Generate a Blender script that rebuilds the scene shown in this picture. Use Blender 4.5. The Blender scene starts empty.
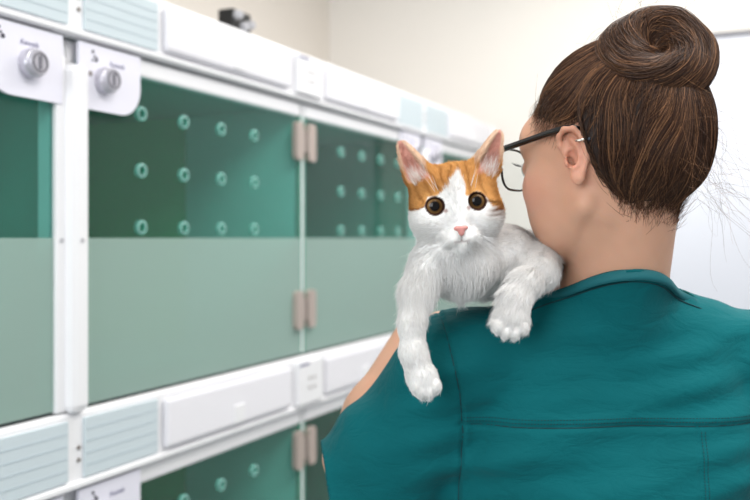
import bpy, bmesh, math, random
import numpy as np
from mathutils import Vector, Matrix
S = bpy.context.scene
COL = S.collection
random.seed(7); RNG = np.random.RandomState(11)
CH = 1.42          # eye height of the camera above the floor (m)
F = 900.0          # focal length in pixels

# ------------------------------------------------------------------ camera
cd = bpy.data.cameras.new('camera'); cam = bpy.data.objects.new('camera', cd); COL.objects.link(cam)
cam.location = (0, 0, CH); cam.rotation_euler = (math.radians(90), 0, 0)
cd.sensor_width = 36; cd.lens = 36 * F / 750; cd.shift_y = -12 / 750
cd.clip_start = 0.02; cd.clip_end = 50
cd.dof.use_dof = True; cd.dof.focus_distance = 0.925; cd.dof.aperture_fstop = 4.0
S.camera = cam
# ------------------------------------------------------------------ world, lights, exposure
w = bpy.data.worlds.new('world'); S.world = w; w.use_nodes = True
w.node_tree.nodes['Background'].inputs[0].default_value = (0.93, 0.96, 1.0, 1)
w.node_tree.nodes['Background'].inputs[1].default_value = 0.5
def area(name, loc, target, sx, sy, power, col=(1, 1, 1)):
    l = bpy.data.lights.new(name, 'AREA'); l.shape = 'RECTANGLE'; l.size = sx; l.size_y = sy
    l.energy = power; l.color = col
    o = bpy.data.objects.new(name, l); COL.objects.link(o); o.location = loc
    o.rotation_euler = (Vector(target) - Vector(loc)).to_track_quat('-Z', 'Y').to_euler()
    return o
area('ceiling_panel_light_near', (0.75, 0.55, 2.62), (0.75, 0.55, 0), 1.2, 1.2, 34, (1, .97, .93))
area('ceiling_panel_light_far', (0.75, 2.3, 2.62), (0.75, 2.3, 0), 1.2, 1.2, 25, (1, .97, .93))
area('front_fill', (-1.2, -1.2, 2.0), (0.2, 1.0, 1.3), 1.6, 1.2, 37, (.95, .98, 1))  # added fill from behind camera left for the cat's face, no window
S.view_settings.view_transform = 'Standard'; S.view_settings.look = 'None'
S.view_settings.gamma = 1; S.view_settings.use_curve_mapping = False
S.view_settings.exposure = -0.03

# ------------------------------------------------------------------ helpers
def srgb(r, g, b):
    f = lambda c: (c / 255 / 12.92) if c / 255 <= .04045 else ((c / 255 + .055) / 1.055) ** 2.4
    return (f(r), f(g), f(b), 1)
def P(px, py, d):
    """point seen at pixel (px,py) of the photo frame at distance d, camera-height relative"""
    return np.array([(px - 375) / F * d, d, (238 - py) / F * d])
def mat(name, col, rough=.5, metal=0, spec=.5, coat=0, sss=0, sssr=(.01, .004, .002), bump=None, attr=None, sheen=0, noise=None):
    m = bpy.data.materials.new(name); m.use_nodes = True; nt = m.node_tree; b = nt.nodes['Principled BSDF']
    b.inputs['Base Color'].default_value = col; b.inputs['Roughness'].default_value = rough
    b.inputs['Metallic'].default_value = metal; b.inputs['Specular IOR Level'].default_value = spec
    b.inputs['Coat Weight'].default_value = coat
    if sss:
        b.inputs['Subsurface Weight'].default_value = sss; b.inputs['Subsurface Radius'].default_value = sssr
        b.inputs['Subsurface Scale'].default_value = 1.0
    if sheen: b.inputs['Sheen Weight'].default_value = sheen
    src = None
    if attr:
        a = nt.nodes.new('ShaderNodeAttribute'); a.attribute_name = attr; src = a.outputs['Color']
    if noise:   # (scale, amount)
        tc = nt.nodes.new('ShaderNodeTexCoord'); n = nt.nodes.new('ShaderNodeTexNoise'); n.inputs['Scale'].default_value = noise[0]
        n.inputs['Detail'].default_value = 4
        nt.links.new(tc.outputs['Object'], n.inputs['Vector'])
        mp = nt.nodes.new('ShaderNodeMapRange'); mp.inputs['To Min'].default_value = 1 - noise[1]; mp.inputs['To Max'].default_value = 1 + noise[1]
        nt.links.new(n.outputs['Fac'], mp.inputs['Value'])
        hs = nt.nodes.new('ShaderNodeHueSaturation'); hs.inputs['Color'].default_value = col
        if src: nt.links.new(src, hs.inputs['Color'])
        nt.links.new(mp.outputs['Result'], hs.inputs['Value']); src = hs.outputs['Color']
    if src: nt.links.new(src, b.inputs['Base Color'])
    if bump:    # (scale, strength, distance)
        tc = nt.nodes.new('ShaderNodeTexCoord'); n = nt.nodes.new('ShaderNodeTexNoise'); n.inputs['Scale'].default_value = bump[0]
        n.inputs['Detail'].default_value = 3
        nt.links.new(tc.outputs['Object'], n.inputs['Vector'])
        bp = nt.nodes.new('ShaderNodeBump'); bp.inputs['Strength'].default_value = bump[1]; bp.inputs['Distance'].default_value = bump[2]
        nt.links.new(n.outputs['Fac'], bp.inputs['Height']); nt.links.new(bp.outputs['Normal'], b.inputs['Normal'])
    return m
def link(name, me, m, parent=None, smooth=True):
    if m: me.materials.append(m)
    if smooth and len(me.polygons): me.polygons.foreach_set('use_smooth', [True] * len(me.polygons))
    o = bpy.data.objects.new(name, me); COL.objects.link(o)
    if parent: o.parent = parent
    return o
def from_bm(name, bm, m, parent=None, smooth=False):
    me = bpy.data.meshes.new(name); bmesh.ops.recalc_face_normals(bm, faces=bm.faces); bm.to_mesh(me); bm.free()
    return link(name, me, m, parent, smooth)
def tag(o, label=None, cat=None, group=None, kind=None):
    if label: o['label'] = label
    if cat: o['category'] = cat
    if group: o['group'] = group
    if kind: o['kind'] = kind
    return o
def empty(name, loc, rz=0, parent=None):
    o = bpy.data.objects.new(name, None); COL.objects.link(o); o.location = loc; o.rotation_euler = (0, 0, rz)
    o.empty_display_size = .05
    if parent: o.parent = parent
    return o
def arr_mesh(name, V, polys, colors=None, nv=None):
    """V (n,3); polys (k,m) equal sized polygons"""
    me = bpy.data.meshes.new(name); V = np.asarray(V, np.float32); polys = np.asarray(polys, np.int32)
    k, m = polys.shape
    me.vertices.add(len(V)); me.vertices.foreach_set('co', V.ravel())
    me.loops.add(k * m); me.loops.foreach_set('vertex_index', polys.ravel())
    me.polygons.add(k); me.polygons.foreach_set('loop_start', np.arange(0, k * m, m, dtype=np.int32))
    me.update(calc_edges=True); me.validate()
    if colors is not None:
        a = me.color_attributes.new('tint', 'FLOAT_COLOR', 'POINT')
        c = np.ones((len(V), 4), np.float32); c[:, :3] = colors; a.data.foreach_set('color', c.ravel())
    return me
def bbox(bm, x0, x1, y0, y1, z0, z1, bev=0, seg=2):
    r = bmesh.ops.create_cube(bm, size=1)
    vs = r['verts']
    for v in vs: v.co = Vector(((x0 + x1) / 2 + v.co.x * (x1 - x0), (y0 + y1) / 2 + v.co.y * (y1 - y0), (z0 + z1) / 2 + v.co.z * (z1 - z0)))
    if bev:
        es = list({e for v in vs for e in v.link_edges})
        bmesh.ops.bevel(bm, geom=es, offset=bev, segments=seg, affect='EDGES', profile=.5)
def bbox_obj(name, b, m, parent, bev=0, seg=2):
    bm = bmesh.new(); bbox(bm, *b, bev=bev, seg=seg); return from_bm(name, bm, m, parent, smooth=False)
def prism(bm, pts, y0, y1):
    """outline pts in x,z extruded along y"""
    a = [bm.verts.new((x, y0, z)) for x, z in pts]; b = [bm.verts.new((x, y1, z)) for x, z in pts]
    n = len(pts); bm.faces.new(a); bm.faces.new(b[::-1])
    for i in range(n): bm.faces.new((a[i], b[i], b[(i + 1) % n], a[(i + 1) % n]))
def lathe_y(bm, cx, cz, prof, n=24):
    """profile [(radius, y)] turned about an axis along y through (cx,cz)"""
    rings = []
    for r, y in prof:
        rings.append([bm.verts.new((cx + r * math.cos(2 * math.pi * i / n), y, cz + r * math.sin(2 * math.pi * i / n))) for i in range(n)])
    for a, b in zip(rings, rings[1:]):
        for i in range(n): bm.faces.new((a[i], a[(i + 1) % n], b[(i + 1) % n], b[i]))
    if prof[0] == prof[-1]: return
    if prof[0][0] > 0: bm.faces.new(rings[0])
    if prof[-1][0] > 0: bm.faces.new(rings[-1][::-1])
def copy_tree(o, parent=None):
    c = o.copy(); COL.objects.link(c)
    if parent: c.parent = parent
    for ch in [x for x in bpy.data.objects if x.parent == o]: copy_tree(ch, c)
    return c

# ------------------------------------------------------------------ implicit surface tools
def smin(a, b, k):
    h = np.clip(.5 + .5 * (b - a) / k, 0, 1); return b + (a - b) * h - k * h * (1 - h)
def smax(a, b, k): return -smin(-a, -b, k)
def ell(p, c, r, R=None):
    q = p - np.asarray(c, np.float32)
    if R is not None: q = q @ np.asarray(R, np.float32)
    r = np.asarray(r, np.float32)
    k0 = np.sqrt(((q / r) ** 2).sum(-1)) + 1e-9; k1 = np.sqrt(((q / (r * r)) ** 2).sum(-1)) + 1e-9
    return k0 * (k0 - 1) / k1
def cap(p, a, b, ra, rb):
    a = np.asarray(a, np.float32); b = np.asarray(b, np.float32); ba = b - a
    t = np.clip(((p - a) @ ba) / (ba @ ba), 0, 1)
    return np.sqrt(((p - a - t[:, None] * ba) ** 2).sum(-1)) - (ra + (rb - ra) * t)
def chain(p, pts, k=.006):
    """pts: list of (point, radius)"""
    d = None
    for (a, ra), (b, rb) in zip(pts, pts[1:]):
        e = cap(p, a, b, ra, rb); d = e if d is None else smin(d, e, k)
    return d
def surface(fn, lo, hi, h, C=24, lip=1.6):
    """naive surface nets of fn(p)=0, chunk by chunk; returns V, quads"""
    lo = np.asarray(lo, float); n = np.ceil((np.asarray(hi) - lo) / h).astype(int); n = (n + C - 1) // C * C
    D = n + 4
    cid = lambda i, j, k: ((i + 1) * D[1] + (j + 1)) * D[2] + (k + 1)
    cen = np.array([[i, j, k] for i in range(0, n[0], C) for j in range(0, n[1], C) for k in range(0, n[2], C)])
    dc = fn((lo + (cen + C / 2) * h).astype(np.float32))
    cen = cen[np.abs(dc) < C * h * .87 * lip]
    ids, vs, qs = [], [], []
    g = np.arange(-1, C + 2)
    I, J, K = np.meshgrid(g, g, g, indexing='ij')
    for c in cen:
        pts = (lo + (np.stack([I, J, K], -1).reshape(-1, 3) + c) * h).astype(np.float32)
        d = fn(pts).reshape(I.shape)
        s = d < 0
        if s.all() or not s.any(): continue
        acc = np.zeros(tuple(x - 1 for x in s.shape) + (3,)); cnt = np.zeros(tuple(x - 1 for x in s.shape))
        N = s.shape[0]
        for ax in range(3):
            sl0 = [slice(None)] * 3; sl1 = [slice(None)] * 3; sl0[ax] = slice(0, N - 1); sl1[ax] = slice(1, N)
            a = d[tuple(sl0)]; b = d[tuple(sl1)]; x = (s[tuple(sl0)] != s[tuple(sl1)])
            t = np.where(x, a / np.where(x, a - b, 1), 0)
            base = np.stack([I, J, K], -1)[tuple(sl0)].astype(float); base[..., ax] += t
            o = [q for q in range(3) if q != ax]
            for u in (0, 1):
                for v in (0, 1):
                    sl = [slice(None)] * 3; sl[o[0]] = slice(u, u + N - 1); sl[o[1]] = slice(v, v + N - 1)
                    m = x[tuple(sl)]
                    acc += base[tuple(sl)] * m[..., None]; cnt += m
            # quads for owned edges: point index 0..C-1 (offset +1)
            own = x[tuple(slice(1, C + 1) for _ in range(3))]
            e = np.argwhere(own)
            if len(e):
                st = s[tuple((e + 1).T)]
                q = []
                for (u, v) in ((-1, -1), (0, -1), (0, 0), (-1, 0)):
                    f = e + c; f = f.copy(); f[:, o[0]] += u; f[:, o[1]] += v; q.append(cid(f[:, 0], f[:, 1], f[:, 2]))
                q = np.stack(q, 1); flip = st if ax != 1 else ~st
                q[~flip] = q[~flip][:, ::-1]; qs.append(q)
        m = cnt > 0; e = np.argwhere(m)
        vs.append(lo + (acc[m] / cnt[m][:, None] + c) * h)
        f = e - 1 + c; ids.append(cid(f[:, 0], f[:, 1], f[:, 2]))
    ids = np.concatenate(ids); vs = np.concatenate(vs); qs = np.concatenate(qs)
    uid, first = np.unique(ids, return_index=True); V = vs[first]
    Q = np.searchsorted(uid, qs)
    for _ in range(2):
        G, d = grad(fn, V); V = V - np.clip(d, -h, h)[:, None] * G
    return V, Q
def grad(fn, V, e=.0006):
    V = V.astype(np.float32); d = fn(V)
    G = np.stack([fn(V + np.eye(3, dtype=np.float32)[i] * e) - fn(V - np.eye(3, dtype=np.float32)[i] * e) for i in range(3)], 1) / (2 * e)
    L = np.sqrt((G ** 2).sum(1)) + 1e-6
    return G / L[:, None], d / L
def prune(V, Q, keep, extra=None):
    Q = Q[keep[Q].all(1)]; used = np.unique(Q); mp = -np.ones(len(V), int); mp[used] = np.arange(len(used))
    return V[used], mp[Q], used
def tubes(paths, radii, colors=None, tipscale=.15, sides=3):
    """paths (n,k,3) -> one set of thin tapered tubes as triangles"""
    n, k, _ = paths.shape
    T = np.gradient(paths, axis=1); T /= np.linalg.norm(T, axis=2, keepdims=True) + 1e-9
    ref = np.tile(np.array([.31, .77, .56]), (n, k, 1)); A = np.cross(T, ref); A /= np.linalg.norm(A, axis=2, keepdims=True) + 1e-9
    B = np.cross(T, A); t = np.linspace(0, 1, k)
    tap = np.minimum(1, .5 + t * 4) * (1 - (1 - tipscale) * np.clip((t - .35) / .65, 0, 1) ** 1.3)
    R = np.asarray(radii)[:, None, None] * tap[None, :, None]
    V = np.stack([paths + R * (math.cos(2 * math.pi * s / sides) * A + math.sin(2 * math.pi * s / sides) * B) for s in range(sides)], 2)
    base = (np.arange(n * k) * sides).reshape(n, k)
    a = base[:, :-1].ravel(); b = base[:, 1:].ravel(); q = []
    for s in range(sides):
        s2 = (s + 1) % sides; q.append(np.stack([a + s, a + s2, b + s2, b + s], 1))
    Q = np.concatenate(q)
    c = None if colors is None else np.repeat(np.repeat(colors, k, 0), sides, 0) if colors.ndim == 2 else np.repeat(colors.reshape(-1, 3), sides, 0)
    return V.reshape(-1, 3), Q, c
def sample(V, Q, n, weight=None):
    """random points on quads; returns points and quad index"""
    a, b, c, d = (V[Q[:, i]] for i in range(4))
    A = np.linalg.norm(np.cross(c - a, d - b), axis=1) * .5
    if weight is not None: A = A * weight(V[Q].mean(1))
    cs = np.cumsum(A); i = np.searchsorted(cs, RNG.rand(n) * cs[-1]); i = np.clip(i, 0, len(Q) - 1)
    u = RNG.rand(n)[:, None]; v = RNG.rand(n)[:, None]
    return (a[i] * (1 - u) * (1 - v) + b[i] * u * (1 - v) + c[i] * u * v + d[i] * (1 - u) * v), i
_k = RNG.randn(5, 14, 3).astype(np.float32); _ph = (RNG.rand(5, 14) * 6.28).astype(np.float32)
def nz(p, scale, seed=0):
    """smooth pseudo-random field in about -1..1"""
    a = (p.astype(np.float32) * scale) @ _k[seed].T + _ph[seed]
    return np.sin(a).sum(-1) / 3.5
QH, CQ, NF = .0022, .0014, 140000
# ------------------------------------------------------------------ materials
M_wall = mat('wall_paint_warm', srgb(236, 229, 220), .8, bump=(60, .05, .002))
M_wall2 = mat('wall_paint_back', srgb(242, 238, 232), .8, bump=(60, .05, .002))
M_floor = mat('floor_vinyl', srgb(160, 165, 165), .4, noise=(6, .06))
M_ceil = mat('ceiling_white', srgb(240, 240, 238), .9)
M_white = mat('white_powder_coat', srgb(243, 243, 246), .35, bump=(300, .02, .0005))
M_bump = mat('white_plastic', srgb(240, 239, 245), .3)
M_plate = mat('lock_plate_plastic', srgb(235, 234, 246), .35)
M_label = mat('label_holder_blue', srgb(206, 219, 225), .35)
M_lines = mat('label_line', srgb(186, 200, 208), .4)
M_dark = mat('dark_gap_seal', srgb(40, 50, 52), .6)
M_text = mat('printed_grey_ink', srgb(120, 118, 150), .6)
M_ink = mat('printed_dark_ink', srgb(45, 45, 60), .6)
M_knob = mat('brushed_knob_metal', srgb(205, 203, 212), .32, metal=.6)
M_knobdark = mat('knob_mark', srgb(120, 118, 128), .5)
M_hinge = mat('hinge_metal', srgb(188, 174, 166), .5, metal=.35)
M_screw = mat('screw_metal', srgb(150, 142, 138), .4, metal=.8)
M_int = mat('cage_interior_green', srgb(96, 174, 164), .35, noise=(3, .05))
M_intd = mat('cage_back_panel_green', srgb(90, 215, 160), .4)
M_part = mat('cage_side_panel_teal', srgb(205, 234, 232), .3)
M_post = mat('glass_edge_green', srgb(96, 160, 140), .2)
M_black = mat('black_plastic', srgb(14, 14, 16), .4)
M_grey = mat('grey_plastic', srgb(190, 190, 195), .4)
def glass_mat(name, tint, frost=0, frostcol=(.8, .9, .87, 1), rough=.02):
    m = bpy.data.materials.new(name); m.use_nodes = True; nt = m.node_tree; nt.nodes.clear()
    out = nt.nodes.new('ShaderNodeOutputMaterial'); tr = nt.nodes.new('ShaderNodeBsdfTransparent'); tr.inputs[0].default_value = tint
    gl = nt.nodes.new('ShaderNodeBsdfGlossy'); gl.inputs['Roughness'].default_value = rough
    fr = nt.nodes.new('ShaderNodeFresnel'); fr.inputs[0].default_value = 1.21
    base = tr.outputs[0]
    if frost:
        df = nt.nodes.new('ShaderNodeBsdfDiffuse'); df.inputs[0].default_value = frostcol
        mx = nt.nodes.new('ShaderNodeMixShader'); mx.inputs[0].default_value = frost
        nt.links.new(base, mx.inputs[1]); nt.links.new(df.outputs[0], mx.inputs[2]); base = mx.outputs[0]
    mx = nt.nodes.new('ShaderNodeMixShader')
    ge = nt.nodes.new('ShaderNodeNewGeometry'); inv = nt.nodes.new('ShaderNodeMath'); inv.operation = 'SUBTRACT'; inv.inputs[0].default_value = 1
    nt.links.new(ge.outputs['Backfacing'], inv.inputs[1]); ml = nt.nodes.new('ShaderNodeMath'); ml.operation = 'MULTIPLY'
    nt.links.new(fr.outputs[0], ml.inputs[0]); nt.links.new(inv.outputs[0], ml.inputs[1]); nt.links.new(ml.outputs[0], mx.inputs[0])
    nt.links.new(base, mx.inputs[1]); nt.links.new(gl.outputs[0], mx.inputs[2]); nt.links.new(mx.outputs[0], out.inputs[0])
    return m
M_glass = glass_mat('tinted_door_glass', (.66, .91, .87, 1), frost=.03)
M_frost = glass_mat('frosted_film', (.96, 1, .98, 1), frost=.50, frostcol=(.45, .60, .55, 1), rough=.4)
M_ring = glass_mat('frosted_hole_rim', (.8, 1, .95, 1), frost=.45, frostcol=(.5, .85, .8, 1), rough=.3)
M_lens = glass_mat('spectacle_lens', (.97, .98, .98, 1))

# ------------------------------------------------------------------ the room
O = np.array([-.5528, 1.3268]); U = np.array([.4163, .9092]); N = np.array([.9092, -.4163])
RZ = math.atan2(U[1], U[0])
def WL(s, n): q = O + s * U + n * N; return (q[0], q[1])
def quad_wall(name, s0, s1, n0, n1, z0, z1, m):
    bm = bmesh.new(); pts = [WL(s0, n0), WL(s1, n0), WL(s1, n1), WL(s0, n1)]
    a = [bm.verts.new((x, y, z0)) for x, y in pts]; b = [bm.verts.new((x, y, z1)) for x, y in pts]
    bm.faces.new(a[::-1]); bm.faces.new(b)
    for i in range(4): bm.faces.new((a[i], a[(i + 1) % 4], b[(i + 1) % 4], b[i]))
    return tag(from_bm(name, bm, m), kind='structure')
quad_wall('wall_left', -3.2, 2.58, -.86, -.74, 0, 2.7, M_wall)
quad_wall('wall_back', 2.47, 2.59, -.74, 3.6, 0, 2.7, M_wall2)
quad_wall('floor', -3.2, 2.59, -.86, 3.6, -.1, 0, M_floor)
quad_wall('ceiling', -3.2, 2.59, -.86, 3.6, 2.7, 2.8, M_ceil)
quad_wall('baseboard_back', 2.455, 2.47, -.74, 3.6, 0, .1, M_white)

# ------------------------------------------------------------------ the cage bank; local x along the wall, y into it, z up
W_ = .766; HT = .600; PITCH = .729; DEP = .66
TOPH = .324
def hole_pane(x0, x1, z0, z1, y0, y1, holes, r):
    bm = bmesh.new(); edges = []
    vs = [bm.verts.new(p) for p in ((x0, y0, z0), (x1, y0, z0), (x1, y0, z1), (x0, y0, z1))]
    for i in range(4): edges.append(bm.edges.new((vs[i], vs[(i + 1) % 4])))
    for hx, hz in holes:
        c = [bm.verts.new((hx + r * math.cos(2 * math.pi * k / 20), y0, hz + r * math.sin(2 * math.pi * k / 20))) for k in range(20)]
        for k in range(20): edges.append(bm.edges.new((c[k], c[(k + 1) % 20])))
    bmesh.ops.triangle_fill(bm, use_beauty=True, use_dissolve=False, edges=edges)
    g = bmesh.ops.extrude_face_region(bm, geom=list(bm.faces))
    for e in g['geom']:
        if isinstance(e, bmesh.types.BMVert): e.co.y = y1
    return bm
def rounded_plate(w, h, r, sx):
    """top edge at z=0, hinge-free corner rounded; sx=+1 rounds the right corner"""
    pts = [(0, 0), (0, -h)]
    for k in range(13):
        a = -math.pi / 2 + math.pi / 2 * k / 12
        pts.append((w - r + r * math.cos(a), -h + r + r * math.sin(a)))
    pts.append((w, 0))
    return [(x * sx, z) for x, z in pts]
def text_mesh(body, size, m, parent, loc, name):
    cu = bpy.data.curves.new(name, 'FONT'); cu.body = body; cu.size = size; cu.shear = .25; cu.extrude = .0003
    t = bpy.data.objects.new(name, cu); COL.objects.link(t)
    dg = bpy.context.evaluated_depsgraph_get(); me = bpy.data.meshes.new_from_object(t.evaluated_get(dg))
    bpy.data.objects.remove(t)
    o = link(name, me, m, parent, smooth=False); o.location = loc; o.rotation_euler = (math.pi / 2, 0, 0); return o
def make_cage(side):
    """side=+1: lock at the left edge, hinge at the right; -1 mirrored. Origin: bottom left front corner"""
    t = empty('cat_cage', (0, 0, 0))
    X = (lambda x: x) if side > 0 else (lambda x: W_ - x)
    def bx(name, x0, x1, y0, y1, z0, z1, m, par=t, bev=0):
        a, b = sorted((X(x0), X(x1))); return bbox_obj(name, (a, b, y0, y1, z0, z1), m, par, bev)
    th = .006
    # shell
    bx('top_panel', 0, W_, .02, DEP, HT - .018, HT, M_int); bx('floor_panel', 0, W_, .012, DEP, 0, .012, M_int)
    bx('side_panel', .001, th, .012, DEP, .012, HT - .018, M_int)
    sp = bx('side_panel', W_ - th, W_ - .001, .33, DEP, .012, HT - .018, M_intd)
    bx('divider_panel', W_ - th - .003, W_ - .001, .012, .33, .012, HT - .018, M_part)
    bx('back_panel', th, W_ - th, DEP - .01, DEP - .001, .012, HT - .018, M_intd)
    bx('header_bar', .03, W_ - .012, -.004, .018, HT - .036, HT - .003, M_white, bev=.006)
    # door
    holes = [(X(.179 + .1255 * i), .295 + .102 * j) for i in range(4) for j in range(3)]
    bm = hole_pane(*sorted((X(.02), X(W_ - .005))), .002, HT - .034, -.002, .005, holes, .009)
    door = from_bm('glass_door', bm, M_glass, t)
    bx('frosted_film', .038, W_ - .012, -.0036, -.0026, .002, .276, M_frost, door)
    for hx, hz in holes:
        bm = bmesh.new(); lathe_y(bm, hx, hz, [(.0086, -.0035), (.0125, -.0035), (.0132, -.002), (.0132, .0055), (.0086, .0055), (.0086, -.0035)], 24)
        from_bm('vent_ring', bm, M_ring, door, True)
    bx('glass_edge', W_ - .012, W_ - .006, -.003, .008, .002, HT - .034, M_post, door)
    bx('front_post', .001, .036, .0068, .03, .0, HT - .004, M_white)
    bx('hinge_post', W_ - .0055, W_ - .0005, -.002, .02, .003, HT - .004, M_white)
    bar = bx('handle_bar', -.020, .024, -.026, .002, -.006, HT - .044, M_white, door, bev=.014) if side > 0 else bx('door_edge_bar', .016, .037, -.010, .002, -.002, HT - .034, M_white, door, bev=.003)
    bm = bmesh.new(); lathe_y(bm, X(.002 if side > 0 else .027), .272, [(.004, -.0275 if side > 0 else -.0115), (.004, -.006)], 16); from_bm('stud', bm, M_grey, bar)
    bx('seal', .0, W_, .0, .01, -.004, .003, M_dark, door)
    for hz in (.106, .505):
        bm = bmesh.new(); c_ = []
        for (cx_, cz_, a0) in ((W_ - .047 + .008, hz + .045 - .014, 90), (W_ - .047 + .008, hz - .045 + .014, 180)):
            for k in range(7):
                a = math.radians(a0 + 15 * k); c_.append((cx_ + .008 * math.cos(a), cz_ + .014 * math.sin(a)))
        c_ += [(W_ - .020, hz - .045), (W_ - .013, hz - .040), (W_ - .013, hz - .026), (W_ - .007, hz - .026), (W_ - .007, hz + .026), (W_ - .013, hz + .026), (W_ - .013, hz + .040), (W_ - .020, hz + .045)]
        c_ = [(X(a), b) for a, b in c_]; prism(bm, c_, -.015, -.002); h = from_bm('hinge', bm, M_hinge, door)
        bx('hinge_knuckle', W_ - .008, W_ - .0005, -.012, 0, hz - .025, hz + .025, M_screw, h, bev=.002)
    # lock plate
    bm = bmesh.new(); pf = .010 if side > 0 else .026; kx_ = .068 if side > 0 else .095
    bm = bmesh.new(); pts = [(X(pf) + x, HT - .004 + z) for x, z in rounded_plate(.152, .108, .05, side)]
    prism(bm, pts, -.012, -.006)
    pl = from_bm('lock_plate', bm, M_plate, door)
    bm = bmesh.new(); lathe_y(bm, X(kx_), HT - .060, [(.0225, -.0), (.0225, -.024), (.021, -.028), (.0195, -.029), (.0195, -.032), (.018, -.034), (0.001, -.034)], 28)
    kn = from_bm('lock_knob', bm, M_knob, pl, True); kn.data.polygons.foreach_set('use_smooth', [False] * len(kn.data.polygons))
    bm = bmesh.new(); lathe_y(bm, X(kx_), HT - .060, [(.0125, -.0342), (.015, -.0342), (.015, -.0352), (.0125, -.0352), (.0125, -.0342)], 28)
    from_bm('knob_ring', bm, M_knobdark, kn)
    bx('knob_grip', kx_ - .0025, kx_ + .0025, -.0356, -.0342, HT - .070, HT - .050, M_knobdark, kn)
    lx = min(X(pf + .018), X(pf + .142)) + .002
    bm = bmesh.new(); lathe_y(bm, lx + .006, HT - .053, [(.004, -.0135), (.005, -.011)], 14); from_bm('screw', bm, M_screw, pl)
    text_mesh('Kennels', .0115, M_text, pl, (lx + .052, -.0123, HT - .033), 'lettering')
    bm = bmesh.new()
    for dx, dz, r in ((0, .006, .003), (.004, -.001, .0022), (.008, -.006, .0038), (-.001, -.008, .0022)):
        lathe_y(bm, lx + .012 + dx, HT - .022 + dz, [(r, -.0127), (r, -.0118)], 8)
    from_bm('logo_mark', bm, M_ink, pl)
    return t
protoR = make_cage(1)     # lock on the left
protoL = make_cage(-1)
places = [   # column, side, row, label
 (1, 1, 0, 'upper cat cage with green glass door right beside the cat, whole door in view'),
 (0, -1, 0, 'upper cat cage at left edge of photo, its glass door cut off by the frame'),
 (2, -1, 0, 'upper cat cage whose glass door is partly hidden by the cat, hinges at its left'),
 (3, 1, 0, 'farthest upper cat cage, glimpsed between the ears of the cat'),
 (1, 1, 1, 'lower cat cage with dark green door, left of the teal sleeve, lock plate at left'),
 (0, -1, 1, 'lower cat cage at bottom left corner, only its lock plate top showing'),
 (2, -1, 1, 'lower cat cage mostly hidden behind the teal sleeve and elbow'),
 (3, 1, 1, 'farthest lower cat cage, mostly hidden behind the cat and the teal shoulder')]
usedp = set()
for col_, side, row, lab in places:
    pr = protoR if side > 0 else protoL
    t = pr if side not in usedp else copy_tree(pr)
    usedp.add(side)
    s0 = .140 + (col_ - 1) * W_; h = TOPH - HT - row * PITCH
    x, y = WL(s0, 0); t.location = (x, y, CH + h); t.rotation_euler = (0, 0, RZ)
    tag(t, lab, 'cage', 'glass-door cat cages in two tiers')
# rails between and above the tiers (continuous)
def make_rail(z0, z1, label):
    x, y = WL(0, 0); t = empty('cage_rail', (x, y, CH), RZ); tag(t, label, 'rail')
    smin_, smax_ = .14 - W_, .14 + 3 * W_
    bm = bmesh.new()
    prof = [(-.001, z0 + .001), (-.016, z0 + .001), (-.020, z0 + .004), (-.020, z0 + .010), (-.012, z0 + .014), (-.012, z1 - .006), (-.008, z1), (.03, z1), (.03, z0 + .001)]
    a = [bm.verts.new((smin_, y_, z_)) for y_, z_ in prof]; b = [bm.verts.new((smax_, y_, z_)) for y_, z_ in prof]
    bm.faces.new(a); bm.faces.new(b[::-1])
    for i in range(len(prof)): bm.faces.new((a[i], b[i], b[(i + 1) % len(prof)], a[(i + 1) % len(prof)]))
    from_bm('rail_body', bm, M_white, t)
    bbox_obj('rail_deck', (smin_, smax_, .03, DEP, z0 + .002, z0 + .03), M_white, t)
    for c in range(4):
        s0 = .14 + (c - 1) * W_; side = 1 if c in (1, 3) else -1
        X = (lambda v: s0 + v) if side > 0 else (lambda v: s0 + W_ - v)
        def bx(name, a_, b_, y0, y1, zz0, zz1, m, bev=0, par=t, seg=3):
            a_, b_ = sorted((X(a_), X(b_))); return bbox_obj(name, (a_, b_, y0, y1, zz0, zz1), m, par, bev, seg)
        lp = bx('label_holder', .018, .206, -.0165, -.012, z0 + .016, z1 - .012, M_label, .001)
        bm = bmesh.new()
        for k in range(1, 5):
            zz = z0 + .016 + (z1 - z0 - .028) * k / 5
            a_, b_ = sorted((X(.022), X(.202))); bbox(bm, a_, b_, -.0172, -.016, zz - .0008, zz + .0008)
        from_bm('label_ridges', bm, M_lines, lp)
        bx('bumper', .222, .680, -.025, -.011, z0 + .018, z1 - .014, M_bump, .009)
        bx('bumper_clip', .44, .478, -.0275, -.023, z0 + .024, z0 + .062, M_white, .002)
        for k in (0, 1):
            bm = bmesh.new(); lathe_y(bm, s0 + .008, z0 + .046 + .02 * k, [(.0035, -.0145), (.0035, -.0115)], 12)
            if side > 0: from_bm('screw', bm, M_screw, t)
            else: bm.free()
    for c in (0, 2):
        sj = .14 + c * W_ + (W_ if c == 0 else W_) - 0
    for sj in (.14 - W_, .14 + W_, .14 + 3 * W_):
        a_ = max(smin_ + .002, sj - .062); b_ = min(smax_ - .002, sj + .062)
        pl = bbox_obj('screw_plate', (a_, b_, -.028, -.011, z0 + .014, z1 - .010), M_white, t, .003)
        if smin_ < sj - .01 and sj + .03 < smax_:
            for i in (-1, 1):
                for j in (-1, 1):
                    bm = bmesh.new(); lathe_y(bm, sj + i * .011, (z0 + z1) / 2 + j * .011, [(.0038, -.0295), (.0038, -.0275)], 12); from_bm('screw', bm, M_screw, pl)
            bbox_obj('slot', (sj - .058, sj - .012, -.0287, -.0278, z1 - .019, z1 - .013), M_text, pl)
    return t
make_rail(TOPH, .438, 'white rail with label holders and bumpers along the top of the cages')
make_rail(TOPH - PITCH, TOPH - HT - .004, 'white rail with label holders and bumpers between the two tiers of cages')
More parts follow.
